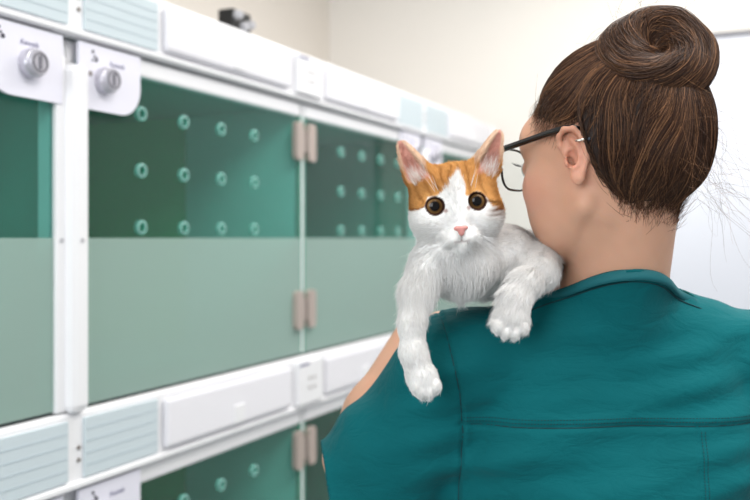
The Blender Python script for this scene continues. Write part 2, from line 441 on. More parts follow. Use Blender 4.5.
x, y = WL(0, 0); t = empty('cage_plinth', (x, y, 0), RZ); tag(t, 'white plinth box carrying the cat cages on the floor', 'plinth')
bbox_obj('plinth_body', (.14 - W_, .14 + 3 * W_, .03, DEP, 0, CH + TOPH - PITCH - HT - .003), M_white, t, .003)
bbox_obj('kick_board', (.14 - W_, .14 + 3 * W_, .022, .03, 0, .1), M_grey, t)

# whiteboard on the back wall; local x along the back wall away from the corner
bx_, by_ = WL(2.47, -.74)
RZB = math.atan2(N[1], N[0])
t = empty('whiteboard', (bx_, by_, CH), RZB); tag(t, 'white board with thin dark frame on the wall behind her hair bun', 'whiteboard')
M_board = mat('whiteboard_enamel', srgb(226, 228, 238), .25); M_frame = mat('board_frame', srgb(110, 110, 118), .4)
bbox_obj('board', (1.26, 2.9, -.02, -.002, -.45, .715), M_board, t)
bm = bmesh.new()
bbox(bm, 1.245, 2.915, -.027, -.002, .715, .732, .002); bbox(bm, 1.245, 2.915, -.027, -.002, -.465, -.45, .002)
bbox(bm, 1.245, 1.26, -.027, -.002, -.45, .715, .002); bbox(bm, 2.9, 2.915, -.027, -.002, -.45, .715, .002)
from_bm('frame', bm, M_frame, t)

# small black item of unknown use on the top of the rail
gx, gy = WL(.655, -.02)
t = empty('knob_box', (gx, gy, CH + .438), RZ); tag(t, 'small black item with round grey knobs lying on the top rail of the cages', 'device')
bbox_obj('housing', (-.025, .045, -.01, .03, 0, .050), M_black, t, .004)
for i, (kx, kz) in enumerate(((-.014, .036), (.010, .016), (.034, .024))):
    bm = bmesh.new(); lathe_y(bm, kx, kz, [(.010, -.010), (.010, -.020), (.007, -.024), (.001, -.024)], 16); from_bm('dial', bm, M_grey, t)
# ------------------------------------------------------------------ the woman
FX, FY = -.7071, .7071
HR = np.array([[FX, -.7071, 0], [FY, -.7071, 0], [0, 0, 1]])       # columns: forward, left, up
pitch = math.radians(5); cp, sp_ = math.cos(pitch), math.sin(pitch)
RP = np.array([[cp, 0, sp_], [0, 1, 0], [-sp_, 0, cp]])        # tips the face down
HM = (HR @ RP).astype(np.float32)
HC = np.array([.2578, .98, .085], np.float32)
def to_head(p): return (p - HC) @ HM
def from_head(q): return (np.asarray(q, float) @ HM.T.astype(float)) + HC
SX = .272
def head_sdf(p, ears=True):
    q = to_head(p)
    qa = q.copy(); qa[:, 1] = np.abs(qa[:, 1])
    d = ell(q, (-.010, 0, .030), (.096, .075, .094))
    d = smin(d, ell(q, (.040, 0, -.022), (.052, .058, .082)), .03)
    d = smin(d, ell(q, (.042, 0, -.070), (.046, .044, .030)), .02)
    d = smin(d, ell(q, (.080, 0, -.093), (.016, .018, .013)), .014)       # chin
    d = smin(d, cap(qa, (.005, .052, -.050), (.070, .018, -.088), .014, .012), .02)  # jaw line
    d = smin(d, ell(qa, (.057, .041, -.026), (.029, .023, .026)), .018)
    d = smin(d, ell(qa, (.056, .034, -.056), (.028, .021, .028)), .016)    # cheek bone
    d = smin(d, ell(q, (.078, 0, .030), (.020, .050, .030)), .02)          # brow / forehead
    d = smax(d, -ell(qa, (.101, .032, .002), (.014, .018, .012)), .008)    # sockets
    d = smin(d, ell(qa, (.080, .031, .000), (.0135, .014, .012)), .003)    # eyeballs with lids
    d = smin(d, cap(q, (.094, 0, .004), (.105, 0, -.034), .006, .008), .009)
    d = smin(d, ell(qa, (.098, .011, -.036), (.010, .007, .007)), .006)
    d = smin(d, ell(q, (.085, 0, -.060), (.010, .022, .006)), .005)
    d = smin(d, ell(q, (.084, 0, -.069), (.010, .018, .006)), .005)
    # ears
    E0 = np.array([.002, .0745, .000], np.float32)
    for s in (1, -1) if ears else ():
        e = q * np.array([1, s, 1], np.float32) - E0
        a = math.radians(24); ca, sa = math.cos(a), math.sin(a)
        # ear frame: x forward, y outward, z up, flared at the back
        ex = e[:, 0] * ca + e[:, 1] * sa; ey = -e[:, 0] * sa + e[:, 1] * ca
        t_ = math.radians(8); ez = e[:, 2] * math.cos(t_) + ex * math.sin(t_); ex = ex * math.cos(t_) - e[:, 2] * math.sin(t_)
        r = np.stack([ex / .84, ey / .84, ez / .90], 1)
        if np.abs(r).max() > 0 and (np.abs(r).max(1) < .07).any():
            b = ell(r, (-.004, .001, .002), (.015, .0045, .026))
            b = smin(b, ell(r, (-.001, .003, -.025), (.0085, .0045, .010)), .006)
            pts = [(.008, -.002, .004), (.012, .003, .014), (.010, .006, .024), (.002, .008, .0305), (-.009, .008, .029), (-.0165, .008, .018), (-.0185, .007, .004), (-.016, .006, -.009), (-.010, .005, -.019), (-.004, .0045, -.028)]
            b = smin(b, chain(r, [(x, .0034) for x in pts], .003), .003)
            pts = [(-.003, .005, .018), (-.0095, .007, .008), (-.010, .007, -.003), (-.006, .006, -.012), (.001, .006, -.015)]
            b = smin(b, chain(r, [(x, .0028) for x in pts], .003), .003)
            b = smin(b, ell(r, (.0075, .005, -.007), (.0038, .0042, .0055)), .003)
            b = smax(b, -ell(r, (.0005, .004, -.003), (.0068, .0075, .0095)), .003)
            b = smax(b, -ell(r, (.003, .0075, .016), (.0045, .004, .009)), .003)
            d = smin(d, b, .006)
    return d
def neck(p, d):
    n0 = from_head((-.026, 0, -.035)); n1 = np.array([SX, 1.03, -.09])
    d = smin(d, cap(p, n0, n1, .046, .056), .016)
    d = smin(d, cap(p, from_head((-.005, .030, -.060)), np.array([SX - .025, 1.05, -.08]), .018, .03), .012)
    return d
def skin_sdf(p):
    d = neck(p, head_sdf(p))
    d = smin(d, torso(p), .03)
    d = smin(d, larm(p), .01)
    d = smin(d, rarm(p), .01)
    return d
def torso(p):
    d = ell(p, (SX, 1.065, -.27), (.150, .085, .21))
    for s in (-1, 1):
        d = smin(d, cap(p, (SX + s * .02, 1.035, -.075), (SX + s * .165, 1.045, -.150), .035, .040), .04)
    d = smin(d, cap(p, (SX, 1.075, -.30), (SX, 1.075, -.55), .085, .09), .06)
    return d
SL = np.array([.085, 1.045, -.145]); EL = P(353, 458, 1.135); WLh = P(415, 334, 1.17)
SRr = np.array([SX + .18, 1.045, -.16]); ER = np.array([SX + .26, 1.10, -.42]); WR = np.array([.28, 1.30, -.36])
def fingers(p, base, dirv, across, up, k=.0035, sgn=1):
    """palm and five fingers; dirv along hand, across towards the little finger, up = back of the hand"""
    base, dirv, across, up = (np.asarray(x, float) for x in (base, dirv, across, up))
    R = np.stack([dirv, across, up], 1)
    d = ell(p, base + dirv * .045, (.048, .038, .014), R)
    for j, (off, L, r) in enumerate(((-.028, .068, .0085), (-.009, .076, .009), (.010, .070, .0085), (.027, .055, .0075))):
        a = base + dirv * (.082 - abs(off) * .2) + across * off
        b = a + dirv * L * .45 - up * .006 + across * off * .12; c = b + dirv * L * .28 - up * .014; e = c + dirv * L * .18 - up * .018
        d = smin(d, chain(p, [(a - dirv * .02, r), (b, r * .95), (c, r * .85), (e, r * .7)], .002), k)
    a = base + dirv * .02 - across * .028
    d = smin(d, chain(p, [(a, .013), (a + dirv * .030 - across * .022 - up * .006, .011), (a + dirv * .056 - across * .028 - up * .014, .009)], .003), .006)
    return d
def unit(v): v = np.asarray(v, float); return v / np.linalg.norm(v)
LH_dir = unit([.80, .15, -.40]); LH_up = unit(np.cross(LH_dir, [0, 1, 0])); LH_up = unit([-.1, .98, .1] - LH_dir * np.dot([-.1, .98, .1], LH_dir)); LH_ac = np.cross(LH_up, LH_dir)
RH_dir = unit([-.95, -.1, .2]); RH_up = unit([0, 1, -.1] - RH_dir * np.dot([0, 1, -.1], RH_dir)); RH_ac = np.cross(RH_dir, RH_up)
def larm(p):
    d = chain(p, [(SL, .046), (EL, .036)])
    d = smin(d, chain(p, [(EL, .036), (EL + (WLh - EL) * .35, .037), (WLh, .025)], .02), .012)
    return smin(d, fingers(p, WLh, LH_dir, LH_ac, LH_up), .012)
def rarm(p):
    d = chain(p, [(SRr, .046), (ER, .037)])
    d = smin(d, chain(p, [(ER, .036), (ER + (WR - ER) * .3, .036), (WR, .025)], .02), .012)
    return smin(d, fingers(p, WR, RH_dir, RH_ac, RH_up), .012)
V, Q = surface(skin_sdf, (-.12, .84, -.66), (.62, 1.40, .235), QH)
q = to_head(V)
base = np.array(srgb(210, 162, 136)[:3]); col = np.tile(base, (len(V), 1))
def blendc(col, c, wgt): return col + (np.array(srgb(*c)[:3]) - col) * np.clip(wgt, 0, 1)[:, None]
qa = q.copy(); qa[:, 1] = abs(qa[:, 1])
g = lambda c, r: np.exp(-(((qa - np.array(c)) / np.array(r)) ** 2).sum(1))
col = blendc(col, (222, 150, 128), .6 * g((-.005, .08, .0), (.02, .02, .035)))
col = blendc(col, (226, 158, 140), .45 * g((.07, .05, -.03), (.025, .03, .022)))
col = blendc(col, (190, 100, 95), .9 * g((.10, 0, -.065), (.012, .018, .008)))
col = blendc(col, (120, 60, 45), .8 * g((.004 + .002, .0745, -.006), (.004, .008, .005)))
col = blendc(col, (150, 95, 70), .5 * np.clip(1 - abs(q[:, 2] + .0 - .028 - (q[:, 0] - .02) * .35) / .02, 0, 1) * (q[:, 0] > -.01) * (q[:, 0] < .06))
col = blendc(col, (110, 70, 50), .7 * g((.098, .032, .022), (.012, .018, .004)))
nb = nz(V, 60, 1) * .5 + nz(V, 160, 2) * .5
col = col * (1 + .03 * nb)[:, None]
M_skin = mat('skin', base_ if False else srgb(232, 190, 166), .48, sss=.25, sssr=(.006, .002, .001), attr='tint', bump=(700, .25, .0008), spec=.35)
person = empty('person', (SX, 1.08, 0))
tag(person, 'woman from behind in teal scrubs, brown hair in a bun, cat on her shoulder', 'person')
def loc(o, root):  # children are modelled relative to camera height; shift them under the root
    o.location = Vector((0, 0, CH)) - root.location; return o
body = loc(link('body', arr_mesh('body', V, Q, col), M_skin, person), person)

# eyes (mostly turned away)
M_eyew = mat('eye_white', srgb(235, 232, 228), .1, coat=.5); M_iris = mat('iris_brown', srgb(70, 45, 30), .1, coat=1)
for s in (-1, 1):
    bm = bmesh.new(); bmesh.ops.create_uvsphere(bm, u_segments=20, v_segments=14, radius=.0118)
    bmesh.ops.translate(bm, verts=bm.verts, vec=Vector(from_head((.0835, s * .031, .0))))
    loc(from_bm('eyeball', bm, M_eyew, person, True), person)
# eyelashes and brows
paths = []
for s in (-1, 1):
    for i in range(26):
        a = (i / 25 - .5); c = np.array([.0935 - abs(a) * .006, s * (.031 + a * .026), .003])
        t = np.linspace(0, 1, 5)[:, None]
        paths.append(from_head(c + t * np.array([.009, s * a * .008, .002]) + t ** 2 * np.array([0, 0, .004])))
Vt, Qt, _ = tubes(np.array(paths), np.full(len(paths), .00025))
M_lash = mat('lash_dark', srgb(30, 20, 16), .6)
loc(link('eyelashes', arr_mesh('eyelashes', Vt, Qt), M_lash, person), person)

# ---- hair
def hair_sdf(p):
    q = to_head(p)
    d = ell(q, (-.014, 0, .030), (.097, .082, .098))
    d = smin(d, ell(q, (-.052, 0, .002), (.038, .056, .048)), .03)
    d = smin(d, ell(q, np.array([-.048, 0, .075], np.float32), (.035, .035, .035)), .03)
    d = d + .0012 * nz(q * np.array([1, 1, .5], np.float32), 60, 3)
    b = neck(p, head_sdf(p, False)) - .0008; u = np.clip((q[:, 2] - hairline(q)) / .035, 0, 1); u = u * (2 - u)
    return b + (d - b) * u
BC = np.array([-.070, .019, .096], np.float32)     # bun centre, head frame
BA = unit([-.54, .70, .40])                       # bun axis
hl = np.array([(-.2, -.062), (-.060, -.060), (-.040, -.056), (-.028, -.045), (-.020, -.010), (-.014, .030), (.002, .036), (.022, .036), (.045, .046), (.065, .060), (.082, .082), (.12, .09)])
def hairline(q): return np.interp(q[:, 0], hl[:, 0], hl[:, 1])
Vh, Qh = surface(hair_sdf, (.10, .85, -.02), (.42, 1.12, .26), .003)
qh = to_head(Vh)
keep = qh[:, 2] > hairline(qh) + .003 * nz(qh, 90, 1) + .004
Vc, Qc, _ = prune(Vh, Qh, keep)
M_haircap = mat('hair_mass_brown', srgb(36, 24, 20), .6, spec=.3, bump=(220, .5, .002))
M_hair = mat('hair_strands_brown', srgb(80, 55, 42), .42, attr='tint', spec=.28)
hair = loc(link('hair', arr_mesh('hair', Vc, Qc), M_haircap, person), person)
# strands combed back to the bun
def strand_colors(n, lo=.55, hi=1.35):
    b = np.array(srgb(60, 39, 29)[:3]); c2 = np.array(srgb(140, 100, 70)[:3])
    m = RNG.rand(n)[:, None] ** 4; c = (b * (1 - m) + c2 * m) * (lo + (hi - lo) * RNG.rand(n))[:, None]
    return c
def comb(roots, steps, lift, noise=1.0, stop=.030):
    n = len(roots); path = np.zeros((n, steps, 3)); p = roots.copy(); tgt = from_head(BC - BA * .02).astype(np.float32)
    L = np.maximum(np.linalg.norm(tgt - p, axis=1) - stop, .004) * 1.12 / (steps - 1); amp = RNG.randn(n) * .35 * noise
    for i in range(steps):
        path[:, i] = p
        G, d = grad(hair_sdf, p); t = tgt - p; dist = np.linalg.norm(t, axis=1, keepdims=True)
        side = np.cross(G, t / dist)
        v = t / dist + side * (amp * math.cos(i / steps * 3.0))[:, None] + side * (.25 * nz(p, 45, 2) * noise)[:, None] + np.array([0, 0, .15]) * np.clip(dist * 6, 0, 1)
        v -= G * (v * G).sum(1, keepdims=True); v /= np.linalg.norm(v, axis=1, keepdims=True) + 1e-6
        p = (p + v * L[:, None]); G, d = grad(hair_sdf, p); p = (p - (d - lift * math.sin(min(1, (i + 1) / steps * 2) * 1.57))[:, None] * G).astype(np.float32)
    return path
wh = lambda c: (to_head(c.astype(np.float32))[:, 2] > hairline(to_head(c.astype(np.float32))) - .003) * 1.0
rt, _ = sample(Vh, Qh, 5200, lambda c: wh(c) * (1 + 5 * np.exp(-((to_head(c.astype(np.float32))[:, 2] - hairline(to_head(c.astype(np.float32)))) / .012) ** 2)))
rt = rt.astype(np.float32)
pa = comb(rt, 16, .0008 + .0022 * RNG.rand(len(rt)))
Vt, Qt, ct = tubes(pa, .00020 + .00028 * RNG.rand(len(pa)), strand_colors(len(pa)), .6)
sh = loc(link('combed_strands', arr_mesh('combed_strands', Vt, Qt, ct), M_hair, hair), person); sh.location = (0, 0, 0)
# baby hairs at hairline and nape, loose
rt, _ = sample(Vh, Qh, 2200, lambda c: np.exp(-((to_head(c.astype(np.float32))[:, 2] - hairline(to_head(c.astype(np.float32))) + .004) / .013) ** 2))
rt = rt.astype(np.float32); G, d = grad(skin_sdf, rt); rt = (rt - np.clip(d, 0, .02)[:, None] * G).astype(np.float32)
n = len(rt); tgt = from_head(BC); v = unit_v = (tgt - rt) / np.linalg.norm(tgt - rt, axis=1, keepdims=True)
v = v + RNG.randn(n, 3) * .32 + G * .15; t = np.linspace(0, 1, 7)[None, :, None]; Ls = (.012 + .028 * RNG.rand(n))[:, None, None]
pb = rt[:, None] + v[:, None] * t * Ls + G[:, None] * (np.sin(t * 3) * .003) + RNG.randn(n, 1, 3) * t ** 2 * .003
for k in range(7):
    G2, d2 = grad(skin_sdf, pb[:, k].astype(np.float32)); pb[:, k] += np.clip(.0006 - d2, 0, .02)[:, None] * G2
Vt, Qt, ct = tubes(pb, np.full(n, .00016), strand_colors(n, .8, 1.6), .3)
sh = link('baby_hair', arr_mesh('baby_hair', Vt, Qt, ct), M_hair, hair)
# bun
up_ = unit(np.cross(BA, [0, 1, 0])); sd_ = np.cross(BA, up_)
BR = np.stack([up_, sd_, BA], 1)                   # bun frame -> head frame
R1, R2 = .0300, .0280
def bun_pt(phi, th, rr):
    r2 = R2 * rr
    x = (R1 + r2 * np.cos(th)); loc_ = np.stack([x * np.cos(phi) * 1.03, x * np.sin(phi), r2 * np.sin(th) * .95], -1)
    return from_head(loc_ @ BR.T + BC)
def bun_sdf(p):
    q = (to_head(p) - BC) @ BR.astype(np.float32)
    ph = np.arctan2(q[:, 1], q[:, 0]); rad = np.sqrt(q[:, 0] ** 2 + q[:, 1] ** 2)
    th = np.arctan2(q[:, 2], rad - R1)
    d = np.sqrt((rad - R1) ** 2 + (q[:, 2] / .95) ** 2) - R2 * .95
    d = smin(d, ell(q, (0, 0, -.006), (.03, .03, .016)), .01)
    return d + .0022 * np.sin(3 * th - 2 * ph + .8 * np.sin(ph * 2)) + .0012 * nz(q, 60, 2)
cb = from_head(BC)
Vb, Qb = surface(bun_sdf, cb - .075, cb + .075, .0025)
bun = loc(link('hair_bun', arr_mesh('hair_bun', Vb, Qb), M_haircap, hair), person); bun.location = (0, 0, 0)
n = 2600; ph0 = RNG.rand(n) * 6.283; th0 = RNG.rand(n) * 6.283; k = 22
t = np.linspace(0, 1, k)[None]; span = (1.2 + 1.6 * RNG.rand(n))[:, None]; tw = (.45 + .35 * RNG.randn(n) * .5)[:, None]
ph = ph0[:, None] + t * span; th = th0[:, None] + t * span * tw + .12 * np.sin(5 * t + ph0[:, None])
rr = 1.0 + (.03 * RNG.randn(n))[:, None] + .06 * np.sin(3.14 * t) * RNG.rand(n)[:, None]
pp = bun_pt(ph, th, rr)
for i in range(k):
    G, d = grad(bun_sdf, pp[:, i].astype(np.float32)); pp[:, i] -= (d - .0004 - .0022 * abs(rr[:, i] - 1) * 10)[:, None] * G
Vt, Qt, ct = tubes(pp, .00022 + .00030 * RNG.rand(n), strand_colors(n), .7)
link('bun_strands', arr_mesh('bun_strands', Vt, Qt, ct), M_hair, bun)
# flyaways: at the nape, over the bun and crown
fl = []
for i in range(70):
    a = from_head((-.085 - .025 * random.random(), random.uniform(-.05, .05), random.uniform(-.055, .03)))
    dr = np.array([random.uniform(.1, .9), random.uniform(-.6, .1), random.uniform(-1.2, .1)]); dr = unit(dr) * random.uniform(.03, .085)
    cv = np.array([random.gauss(0, .014), random.gauss(0, .01), random.gauss(-.008, .01)]); cv2 = np.array([random.gauss(0, .006) for _ in range(3)])
    fl.append([a + dr * u + cv * u * u + cv2 * math.sin(u * 5) for u in np.linspace(0, 1, 12)])
for i in range(60):
    a = bun_pt(np.array([random.random() * 6.28]), np.array([random.uniform(0, 2)]), np.array([1.0]))[0]
    dr = unit(a - cb + np.array([random.gauss(0, .04), random.gauss(0, .04), random.gauss(.01, .03)])) * random.uniform(.01, .03)
    cv = np.array([random.gauss(.006, .012), random.gauss(0, .01), random.gauss(-.006, .01)])
    fl.append([a + dr * u + cv * u * u for u in np.linspace(0, 1, 12)])
for i in range(26):
    a = from_head((random.uniform(-.02, .07), random.uniform(.0, .07), .0)); a = a + np.array([0, 0, .2])
    for _ in range(6):
        G, d = grad(hair_sdf, a[None].astype(np.float32)); a = a - d[0] * G[0]
    dr = unit(from_head(BC) - a + np.array([0, 0, .02]) + np.array([random.gauss(0, .02) for _ in range(3)])) * random.uniform(.02, .05)
    cv = G[0] * random.uniform(.001, .007)
    fl.append([a + dr * u + cv * math.sin(u * 3.1) + G[0] * .003 for u in np.linspace(0, 1, 12)])
fl = np.array(fl)
Vt, Qt, ct = tubes(fl, np.full(len(fl), .00011), strand_colors(len(fl), 1, 1.8), .5)
link('flyaway_hairs', arr_mesh('flyaway_hairs', Vt, Qt, ct), M_hair, hair)

# ear ring
bm = bmesh.new(); lc = from_head((-.0140, .0835, .0130))
pts = []
M_silver = mat('silver', srgb(225, 222, 215), .2, metal=1)
er = []
for k_ in range(13):
    a = k_ / 12 * 2 * math.pi; er.append(lc + (from_head((.0055 * math.cos(a), .004 * math.sin(a), 0)) - HC))
Vt, Qt, _ = tubes(np.array([er]), np.array([.0008]), None, 1, 6)
er_o = loc(link('earring', arr_mesh('earring', Vt, Qt), M_silver, person), person)
bm = bmesh.new(); bmesh.ops.create_uvsphere(bm, u_segments=14, v_segments=10, radius=.0019); bmesh.ops.translate(bm, verts=bm.verts, vec=Vector(from_head((-.0225, .080, .0130))))
from_bm('bead', bm, mat('dark_blue_bead', srgb(40, 48, 62), .25), er_o, True)

# ---- scrub top
SLa, SLb = P(460, 366, 1.035), P(371, 492, 1.085)
def scrub_sdf(p):
    d = ell(p, (SX, 1.065, -.28), (.172, .105, .235))
    d = smin(d, cap(p, (SX, 1.075, -.30), (SX, 1.075, -.62), .115, .125), .06)
    for s in (-1, 1):
        d = smin(d, cap(p, (SX + s * .028, 1.030, -.092), (SX + s * .165, 1.045, -.152), .044, .058), .05)
        d = smin(d, ell(p, (SX + s * .085, .995, -.22), (.06, .035, .08)), .04)
    d = smin(d, cap(p, (.150, 1.075, -.27), (.150, 1.08, -.5), .085, .09), .04)
    d = smin(d, cap(p, SLa, SLb, .062, .090), .022)
    d = smin(d, cap(p, (.10, 1.045, -.14), SLa, .059, .062), .03)
    d = smin(d, cap(p, SRr, SRr + (ER - SRr) * .75, .064, .078), .025)
    # folds: stretched creases running from the armpit and across the back
    x, y, z = p[:, 0], p[:, 1], p[:, 2]
    a = np.clip((SX + .03 - x) / .25, 0, 1.2)
    w1 = np.stack([x * .9 + z * .55, y * .3, z * 1.2 - x * .35], 1)
    fold = .0046 * nz(w1 * np.array([.35, 1, 1], np.float32), 30, 0) + .0021 * nz(w1 * np.array([.3, 1, 1.2], np.float32), 70, 3)
    sl = np.clip((.07 - x) / .06, 0, 1)
    u = (x - .12) * .78 + (z + .16) * -.62; v = (x - .12) * .62 + (z + .16) * .78
    fold = fold * (1 - .5 * sl) + sl * (.0040 * np.sin(v * 70 + 3 * np.sin(u * 14) + 1.2) * np.clip(u * -8 + .3, .2, 1) + .0018 * nz(p, 28, 4))
    d = d - fold
    d = smin(d, smin(smin(neck(p, np.full(len(p), 9., np.float32)), torso(p), .03), cap(p, SL, SL + (EL - SL) * .6, .047, .041), .012) - .0035, .010)
    # seams as shallow grooves
    gz = np.exp(-((z - zyoke(x)) / .0022) ** 2) * (x > .088)
    gx = sleeve_seam(p); gv = np.exp(-((x - .345) / .002) ** 2) * (z < -.20)
    d = d + .0018 * gz + .0022 * np.exp(-(gx / .0022) ** 2) * (z < -.03) + .0012 * gv
    d = d - .0011 * np.exp(-((z - zyoke(x) - .008) / .004) ** 2) * (x > .088) - .0012 * np.exp(-((gx - .004) / .0035) ** 2)
    return d
def zyoke(x): return -.2045 + .012 * (x - .09)
def sleeve_seam(p):
    x, z = p[:, 0], p[:, 2]
    xs = np.interp(-z, [.05, .078, .113, .169, .213, .29, .6], [.066, .072, .080, .092, .0967, .0944, .085])
    return x - xs
V, Q = surface(scrub_sdf, (-.12, .86, -.76), (.66, 1.24, .03), .0035 if QH > .0025 else .0026)
# neck opening and sleeve hems
hemA, hemB = P(320, 438, 1.09), P(330, 505, 1.09)
hn = unit([-(hemA[2] - hemB[2]), -.04, -(hemB[0] - hemA[0])]); hn = unit([-(abs(hemA[2] - hemB[2])), -.008, abs(hemB[0] - hemA[0]) * -1])
nd = (V - hemA) @ hn
def zcut(p): return -.041 - .28 * np.clip(p[:, 1] - .962, -1, .2) - 2.0 * (p[:, 0] - SX) ** 2
m_ = np.abs(nd) < .0024; V[m_] -= nd[m_][:, None] * hn; nd = (V - hemA) @ hn
near_ = np.sqrt((V[:, 0] - SX) ** 2 + (V[:, 1] - 1.01) ** 2) < .090; near_ |= V[:, 2] > -.035
dz = V[:, 2] - zcut(V); m_ = (np.abs(dz) < .0024) & near_; V[m_, 2] = zcut(V[m_]); dz = np.where(near_, V[:, 2] - zcut(V), -1)
keep = (nd < 1e-5) & (dz < 1e-5) & (V[:, 2] > -.70)
rr_ = (V - (SRr + (ER - SRr) * .8)) @ unit(ER - SRr); keep &= ~((rr_ > 0) & (V[:, 0] > SX + .165))
V2, Q2, _ = prune(V, Q, keep)
def teal_mat():
    m = mat('teal_cotton_twill', srgb(0, 95, 101), .8, sheen=.04, spec=.15, noise=(14, .10))
    nt = m.node_tree; b = nt.nodes['Principled BSDF']
    tc = nt.nodes.new('ShaderNodeTexCoord'); mp = nt.nodes.new('ShaderNodeMapping'); mp.inputs['Rotation'].default_value = (0, .7, 0)
    wv = nt.nodes.new('ShaderNodeTexWave'); wv.inputs['Scale'].default_value = 900; wv.inputs['Distortion'].default_value = 1.5
    nt.links.new(tc.outputs['Object'], mp.inputs['Vector']); nt.links.new(mp.outputs[0], wv.inputs['Vector'])
    n1 = nt.nodes.new('ShaderNodeTexNoise'); n1.inputs['Scale'].default_value = 45; n1.inputs['Detail'].default_value = 5; n1.inputs['Distortion'].default_value = .6
    mp2 = nt.nodes.new('ShaderNodeMapping'); mp2.inputs['Scale'].default_value = (.5, 1, 1.1); mp2.inputs['Rotation'].default_value = (0, -.45, 0)
    nt.links.new(tc.outputs['Object'], mp2.inputs['Vector']); nt.links.new(mp2.outputs[0], n1.inputs['Vector'])
    b1 = nt.nodes.new('ShaderNodeBump'); b1.inputs['Strength'].default_value = .12; b1.inputs['Distance'].default_value = .0006
    b2 = nt.nodes.new('ShaderNodeBump'); b2.inputs['Strength'].default_value = .55; b2.inputs['Distance'].default_value = .0065
    nt.links.new(wv.outputs['Fac'], b1.inputs['Height']); nt.links.new(n1.outputs['Fac'], b2.inputs['Height'])
    nt.links.new(b2.outputs['Normal'], b1.inputs['Normal']); nt.links.new(b1.outputs['Normal'], b.inputs['Normal'])
    return m
M_teal = teal_mat()
top = loc(link('scrub_top', arr_mesh('scrub_top', V2, Q2), M_teal, person), person)
so = top.modifiers.new('thick', 'SOLIDIFY'); so.thickness = .0022; so.offset = -1
M_stitch = mat('teal_thread', srgb(0, 58, 64), .8); M_pipe = mat('teal_binding', srgb(2, 96, 104), .75)
def on_shirt(pts):
    p = np.array(pts, np.float32)
    p[:, 1] = .90
    for _ in range(40): p[:, 1] += np.clip(scrub_sdf(p), -.02, .02) * .8
    return p[np.abs(scrub_sdf(p)) < .002]
def stitches(pts, name, gap=.0034, frac=.6, r=.00048, lift=.0002, parent=None, m=None):
    pts = on_shirt(pts); G, _ = grad(scrub_sdf, pts); pts = pts + G * lift
    seg = np.linalg.norm(np.diff(pts, axis=0), axis=1); s = np.concatenate([[0], np.cumsum(seg)]); out = []
    for k_ in range(int(s[-1] / gap)):
        tt = np.linspace(k_ * gap, k_ * gap + gap * frac, 4); out.append(np.stack([np.interp(tt, s, pts[:, i]) for i in range(3)], 1))
    Vt, Qt, _ = tubes(np.array(out), np.full(len(out), r), None, 1)
    return link(name, arr_mesh(name, Vt, Qt), m or M_stitch, parent)
for zz in (.0045, .0085):
    stitches([(x_, .93, zyoke(x_) + zz) for x_ in np.linspace(.094, .46, 120)], 'yoke_stitching', parent=top)
for xx in (.3485, .3525):
    stitches([(xx, .93, z_) for z_ in np.linspace(-.207, -.42, 80)], 'back_stitching', parent=top)
def seam_cord(pts, name):
    pts = on_shirt(pts); G, _ = grad(scrub_sdf, pts); pts = pts + G * .0001
    Vt, Qt, _ = tubes(pts[None].astype(float), np.array([.0008]), None, 1, 5); link(name, arr_mesh(name, Vt, Qt), M_stitch, top)
zs_ = np.linspace(-.078, -.42, 150)
seam_cord([(sleeve_seam(np.array([[0, 0, z_]]))[0] * -1, .93, z_) for z_ in zs_], 'sleeve_seam')
seam_cord([(x_, .93, zyoke(x_)) for x_ in np.linspace(.097, .47, 150)], 'yoke_seam')
# collar band round the neck
cp_ = []
for i in range(97):
    a = i / 96 * 2 * math.pi; cp_.append((SX - .003 + .069 * math.sin(a), 1.012 - .047 * math.cos(a) , 0))
cp_ = np.array(cp_)
ring = np.stack([cp_[:, 0], cp_[:, 1], zcut(cp_)], 1)
for _ in range(14):
    G, d_ = grad(scrub_sdf, ring.astype(np.float32)); G = G.copy(); G[:, 2] = 0; ring[:, 0] -= d_ * G[:, 0]; ring[:, 1] -= d_ * G[:, 1]; ring[:, 2] = zcut(ring)
for _ in range(6): ring[1:-1] = (ring[:-2] + ring[2:] + 2 * ring[1:-1]) / 4; ring[0] = ring[-1] = (ring[1] + ring[-2]) / 2
r2_ = ring.copy(); zo_ = zcut(r2_) - .009; r2_[:, 2] = zo_
for _ in range(20):
    G, d_ = grad(scrub_sdf, r2_.astype(np.float32)); r2_[:, 0] -= d_ * G[:, 0]; r2_[:, 1] -= d_ * G[:, 1]; r2_[:, 2] = zcut(r2_) - .009
for _ in range(3): r2_[1:-1] = (r2_[:-2] + r2_[2:] + 2 * r2_[1:-1]) / 4
Vt, Qt, _ = tubes(r2_[None] + np.array([0, -.0006, 0]), np.array([.0009]), None, 1, 5); link('collar_seam', arr_mesh('collar_seam', Vt, Qt), M_stitch, top)
V_, Q_ = [], []
prof = [(.0035, -.0075), (.0045, -.003), (.003, .003), (.0, .0045), (-.002, .002), (-.002, -.0075)]
for i, c in enumerate(ring[:-1]):
    o_ = unit([c[0] - SX, (c[1] - 1.012) * 1.9, 0])
    for a, b in prof: V_.append(c + o_ * a * 1.0 + np.array([0, 0, b]) - o_ * np.array(b * .2))
n_ = 96; k_ = len(prof)
for i in range(n_):
    for j in range(k_): Q_.append((i * k_ + j, i * k_ + (j + 1) % k_, ((i + 1) % n_) * k_ + (j + 1) % k_, ((i + 1) % n_) * k_ + j))
colr = link('collar_band', arr_mesh('collar_band', np.array(V_), np.array(Q_)), M_pipe, top)

